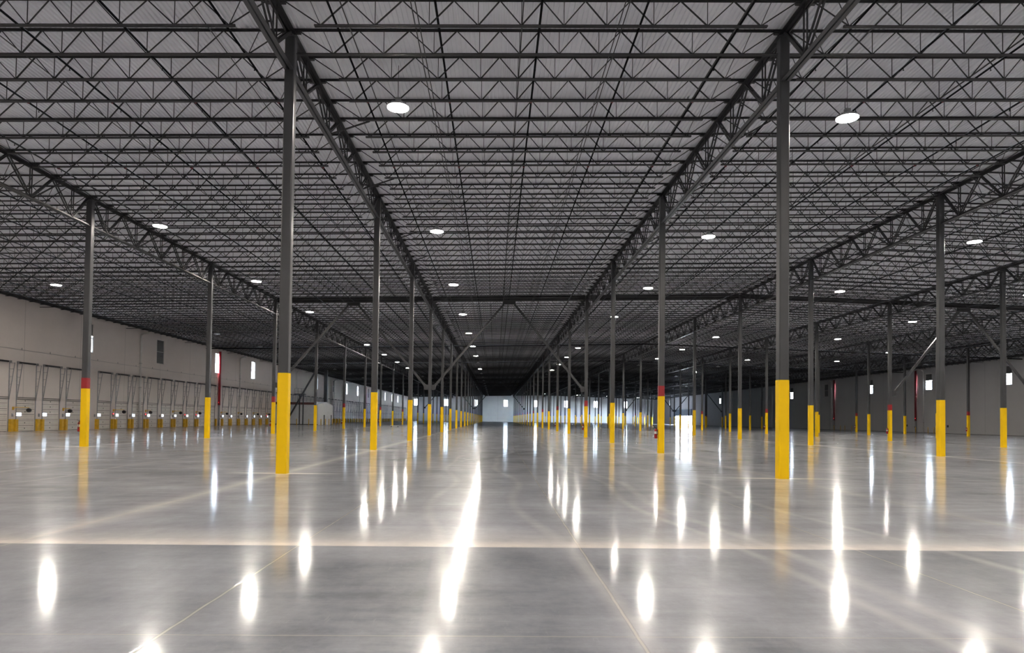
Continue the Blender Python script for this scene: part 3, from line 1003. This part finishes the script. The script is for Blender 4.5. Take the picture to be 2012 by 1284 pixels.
def riser(y, side, nm):
    x = XL+.26 if side < 0 else XR-.26
    t = thing('fire_riser', (x, y, 0), nm, 'standpipe', 'red fire risers')
    inst('pipe', M().tube([(0, 0, 2.3 if side > 0 else 3.3), (0, 0, hs(x)-.75)], .19, 12).mesh('pipe', MT['darkred'] if side > 0 else MT['red'], True), t, label='red pipe')
    inst('lower_pipe', M().tube([(0, 0, 0.02), (0, 0, 2.3 if side > 0 else 3.3)], .14, 12).mesh('lower_pipe', MT['galv'], True), t, label='grey lower pipe')
    inst('flange', M().lathe([(.21, 0), (.21, .04)], 14).mesh('flange', MT['galv']), t)
    v = M(); v.lathe([(.03, -.18), (.03, -.12)], 8).lathe([(.14, -.2), (.14, -.18)], 12)
    v2 = inst('valve_wheel', v.mesh('valve_wheel', MT['black']), t, (0, 0, 1.1)); v2.rotation_euler = (math.pi/2, 0, 0)
    inst('indicator', M().lathe([(.05, 0), (.05, .06)], 8).mesh('indicator', MT['redled']), t, (-.0 if side < 0 else -.2, -.2, 2.75 if side > 0 else 3.7))


riser(108.6, -1, 'tall red fire riser on the dock wall in front of a window')
riser(130.1, 1, 'nearer dark red fire riser on the right wall')
riser(161.9, 1, 'middle dark red fire riser on the right wall')
riser(196.0, 1, 'farthest dark red fire riser on the right wall')
riser(230.0, -1, 'far red fire riser on the dock wall')

# thin yellow bollards along the right wall, in pairs by the windows
n = 0
for y in (129.4, 125.6, 123.9, 161.0, 158.0, 156.0, 153.0, 191.0, 188.5, 186.0):
    n += 1
    t = thing('bollard', (XR-.7, y, 0), 'thin yellow bollard at the right wall, '+nth(n)+' of the row counted from its start', 'bollard', 'yellow bollards along the right wall')
    inst('post', M().tube([(0, 0, 0.01), (0, 0, 1.1)], .06, 10).lathe([(.06, 1.1), (.045, 1.13), (.015, 1.145)], 10).mesh('post', MT['guard'], True), t)
    inst('base_plate', M().box(-.11, .11, -.11, .11, 0.001, .012).mesh('base_plate', MT['guard']), t)
for i_, y in enumerate((121.0, 133.2)):
    t = thing('hose_box', (XR-.001, y, 1.35), ('nearer' if i_ == 0 else 'farther')+' small dark box low on the right wall near the riser', 'box')
    inst('cover', M().box(-.12, 0, -.15, .15, -.2, .2).mesh('cover', MT['black']), t)
    inst('handle', M().box(-.14, -.12, -.02, .02, -.08, .08).mesh('handle', MT['galv']), t)
tag(inst('notice_board', M().box(-.03, 0, -.3, .3, 2.9, 3.8).mesh('notice_board', MT['black']), None, (XR, 122.3, 0)), 'dark rectangular panel on the right wall behind a column', 'panel')

# ------------------------------------------------------------------ pump room, platform and dark frame near the dock wall
t = thing('pump_room', (-33.5, 142.3, 0), 'small white gabled pump room beside the dock wall', 'shed')
hx, hy = 4.35, 6.2
inst('wall', M().box(-hx, hx, -hy, -hy+.12, 0, 4.05).box(-hx, hx, hy-.12, hy, 0, 4.05).box(hx-.12, hx, -hy+.12, hy-.12, 0, 4.05).prism((hx-.12, 0, 0), (hx, 0, 0), [(hy, 4.05), (0, 4.62), (-hy, 4.05)], (0, 0, 1)).mesh('wall', MT['shed']), t)
rf = M()
for sg in (-1, 1):
    rf.quad8([(-hx, sg*(hy+.15), 4.05), (hx+.1, sg*(hy+.15), 4.05), (hx+.1, 0, 4.62), (-hx, 0, 4.62), (-hx, sg*(hy+.15), 4.13), (hx+.1, sg*(hy+.15), 4.13), (hx+.1, 0, 4.72), (-hx, 0, 4.72)])
inst('roof', rf.mesh('roof', MT['shed']), t)
inst('fascia', M().box(-hx, hx-.6, -hy-.22, -hy-.16, 4.02, 4.52).mesh('fascia', MT['fascia']), t, label='rust red fascia')
inst('base_trim', M().box(-hx, hx+.01, -hy-.02, -hy-.001, 0, .15).mesh('base_trim', MT['seam']), t)
for n, (xx, yy) in enumerate(((-34.4, 134.9), (-33.0, 134.9), (-30.6, 134.9), (-28.2, 134.9), (-28.1, 138.0), (-28.1, 141.0), (-28.1, 144.0), (-28.1, 147.0), (-28.1, 150.0))):
    b_ = thing('bollard', (xx, yy, 0), 'yellow bollard around the white pump room, '+nth(n+1)+' counted from its left', 'bollard', 'yellow bollards around the pump room')
    inst('post', M().tube([(0, 0, 0.01), (0, 0, 1.15)], .08, 10).lathe([(.08, 1.15), (.05, 1.19), (.015, 1.2)], 10).mesh('post', MT['guard'], True), b_)
    inst('base_plate', M().box(-.13, .13, -.13, .13, 0.001, .012).mesh('base_plate', MT['guard']), b_)
for n, (xx, yy) in enumerate(((-27.4, 134.2), (-26.0, 134.2))):
    tag(inst('steel_post', M().box(-.08, .08, -.08, .08, 0, 2.0).box(-.14, .14, -.14, .14, 0.001, .02).mesh('steel_post', MT['steel']), None, (xx, yy, 0)), ('left' if n == 0 else 'right')+' short dark post before the gable of the pump room', 'post')
# big dark post behind the pump room
t = thing('heavy_post', (-31.4, 151.0, 0), 'thick dark full-height steel post behind the white pump room', 'post')
m = M(); m.box(-.36, .36, -.30, .30, 0, hs(-31.4)-.7)
inst('shaft', m.mesh('shaft', MT['black']), t)
inst('edge_angle', M().box(.36, .44, -.3, -.22, 0, hs(-31.4)-.7).mesh('edge_angle', MT['galv']), t)
# sloped dark strut with a railed platform
t = thing('sloped_strut', (-34.7, 133.0, 0), 'dark sloped steel strut rising from the floor by the pump room to the roof', 'strut')
inst('tube', M().bar((0, 0, .1), (6.6, 0, hs(-28)-.75), .28, .28).mesh('tube', MT['joist']), t)
inst('foot_plate', M().box(-.35, .45, -.25, .25, 0.001, .04).mesh('foot_plate', MT['joist']), t)
t = thing('service_platform', (-32.1, 133.8, 0), 'raised dark service platform with railing before the pump room', 'platform')
inst('deck_plate', M().box(-1.0, 1.0, -.5, .6, 5.95, 6.1).mesh('deck_plate', MT['joist']), t)
for xx in (-.15, .55):
    inst('leg', M().box(xx-.09, xx+.09, .2, .38, 0, 5.95).mesh('leg', MT['joist']), t)
rl = M()
for xx in (-.95, -.3, .35, .95):
    rl.box(xx-.02, xx+.02, -.48, -.44, 6.1, 7.15)
rl.box(-.97, .97, -.48, -.44, 7.11, 7.15).box(-.97, .97, -.48, -.44, 6.6, 6.64)
inst('railing', rl.mesh('railing', MT['joist']), t)
# flat cart left on the floor far down the left side
t = thing('floor_cart', (-11.9, 123.5, 0), 'low flat cart standing on the floor far down the left side', 'cart')
inst('platform', M().box(-.75, .75, -.5, .5, .14, .20).mesh('platform', MT['white']), t)
for sx in (-.6, .6):
    for sy in (-.38, .38):
        w_ = M().tube([(0, -.025, 0), (0, .025, 0)], .07, 10)
        inst('wheel', w_.mesh('wheel', MT['black']), t, (sx, sy, .0705))
inst('push_bar', M().tube([(-.7, -.3, .2), (-.72, -.3, 1.0), (-.72, .3, 1.0), (-.7, .3, .2)], .018, 8).mesh('push_bar', MT['galv']), t)
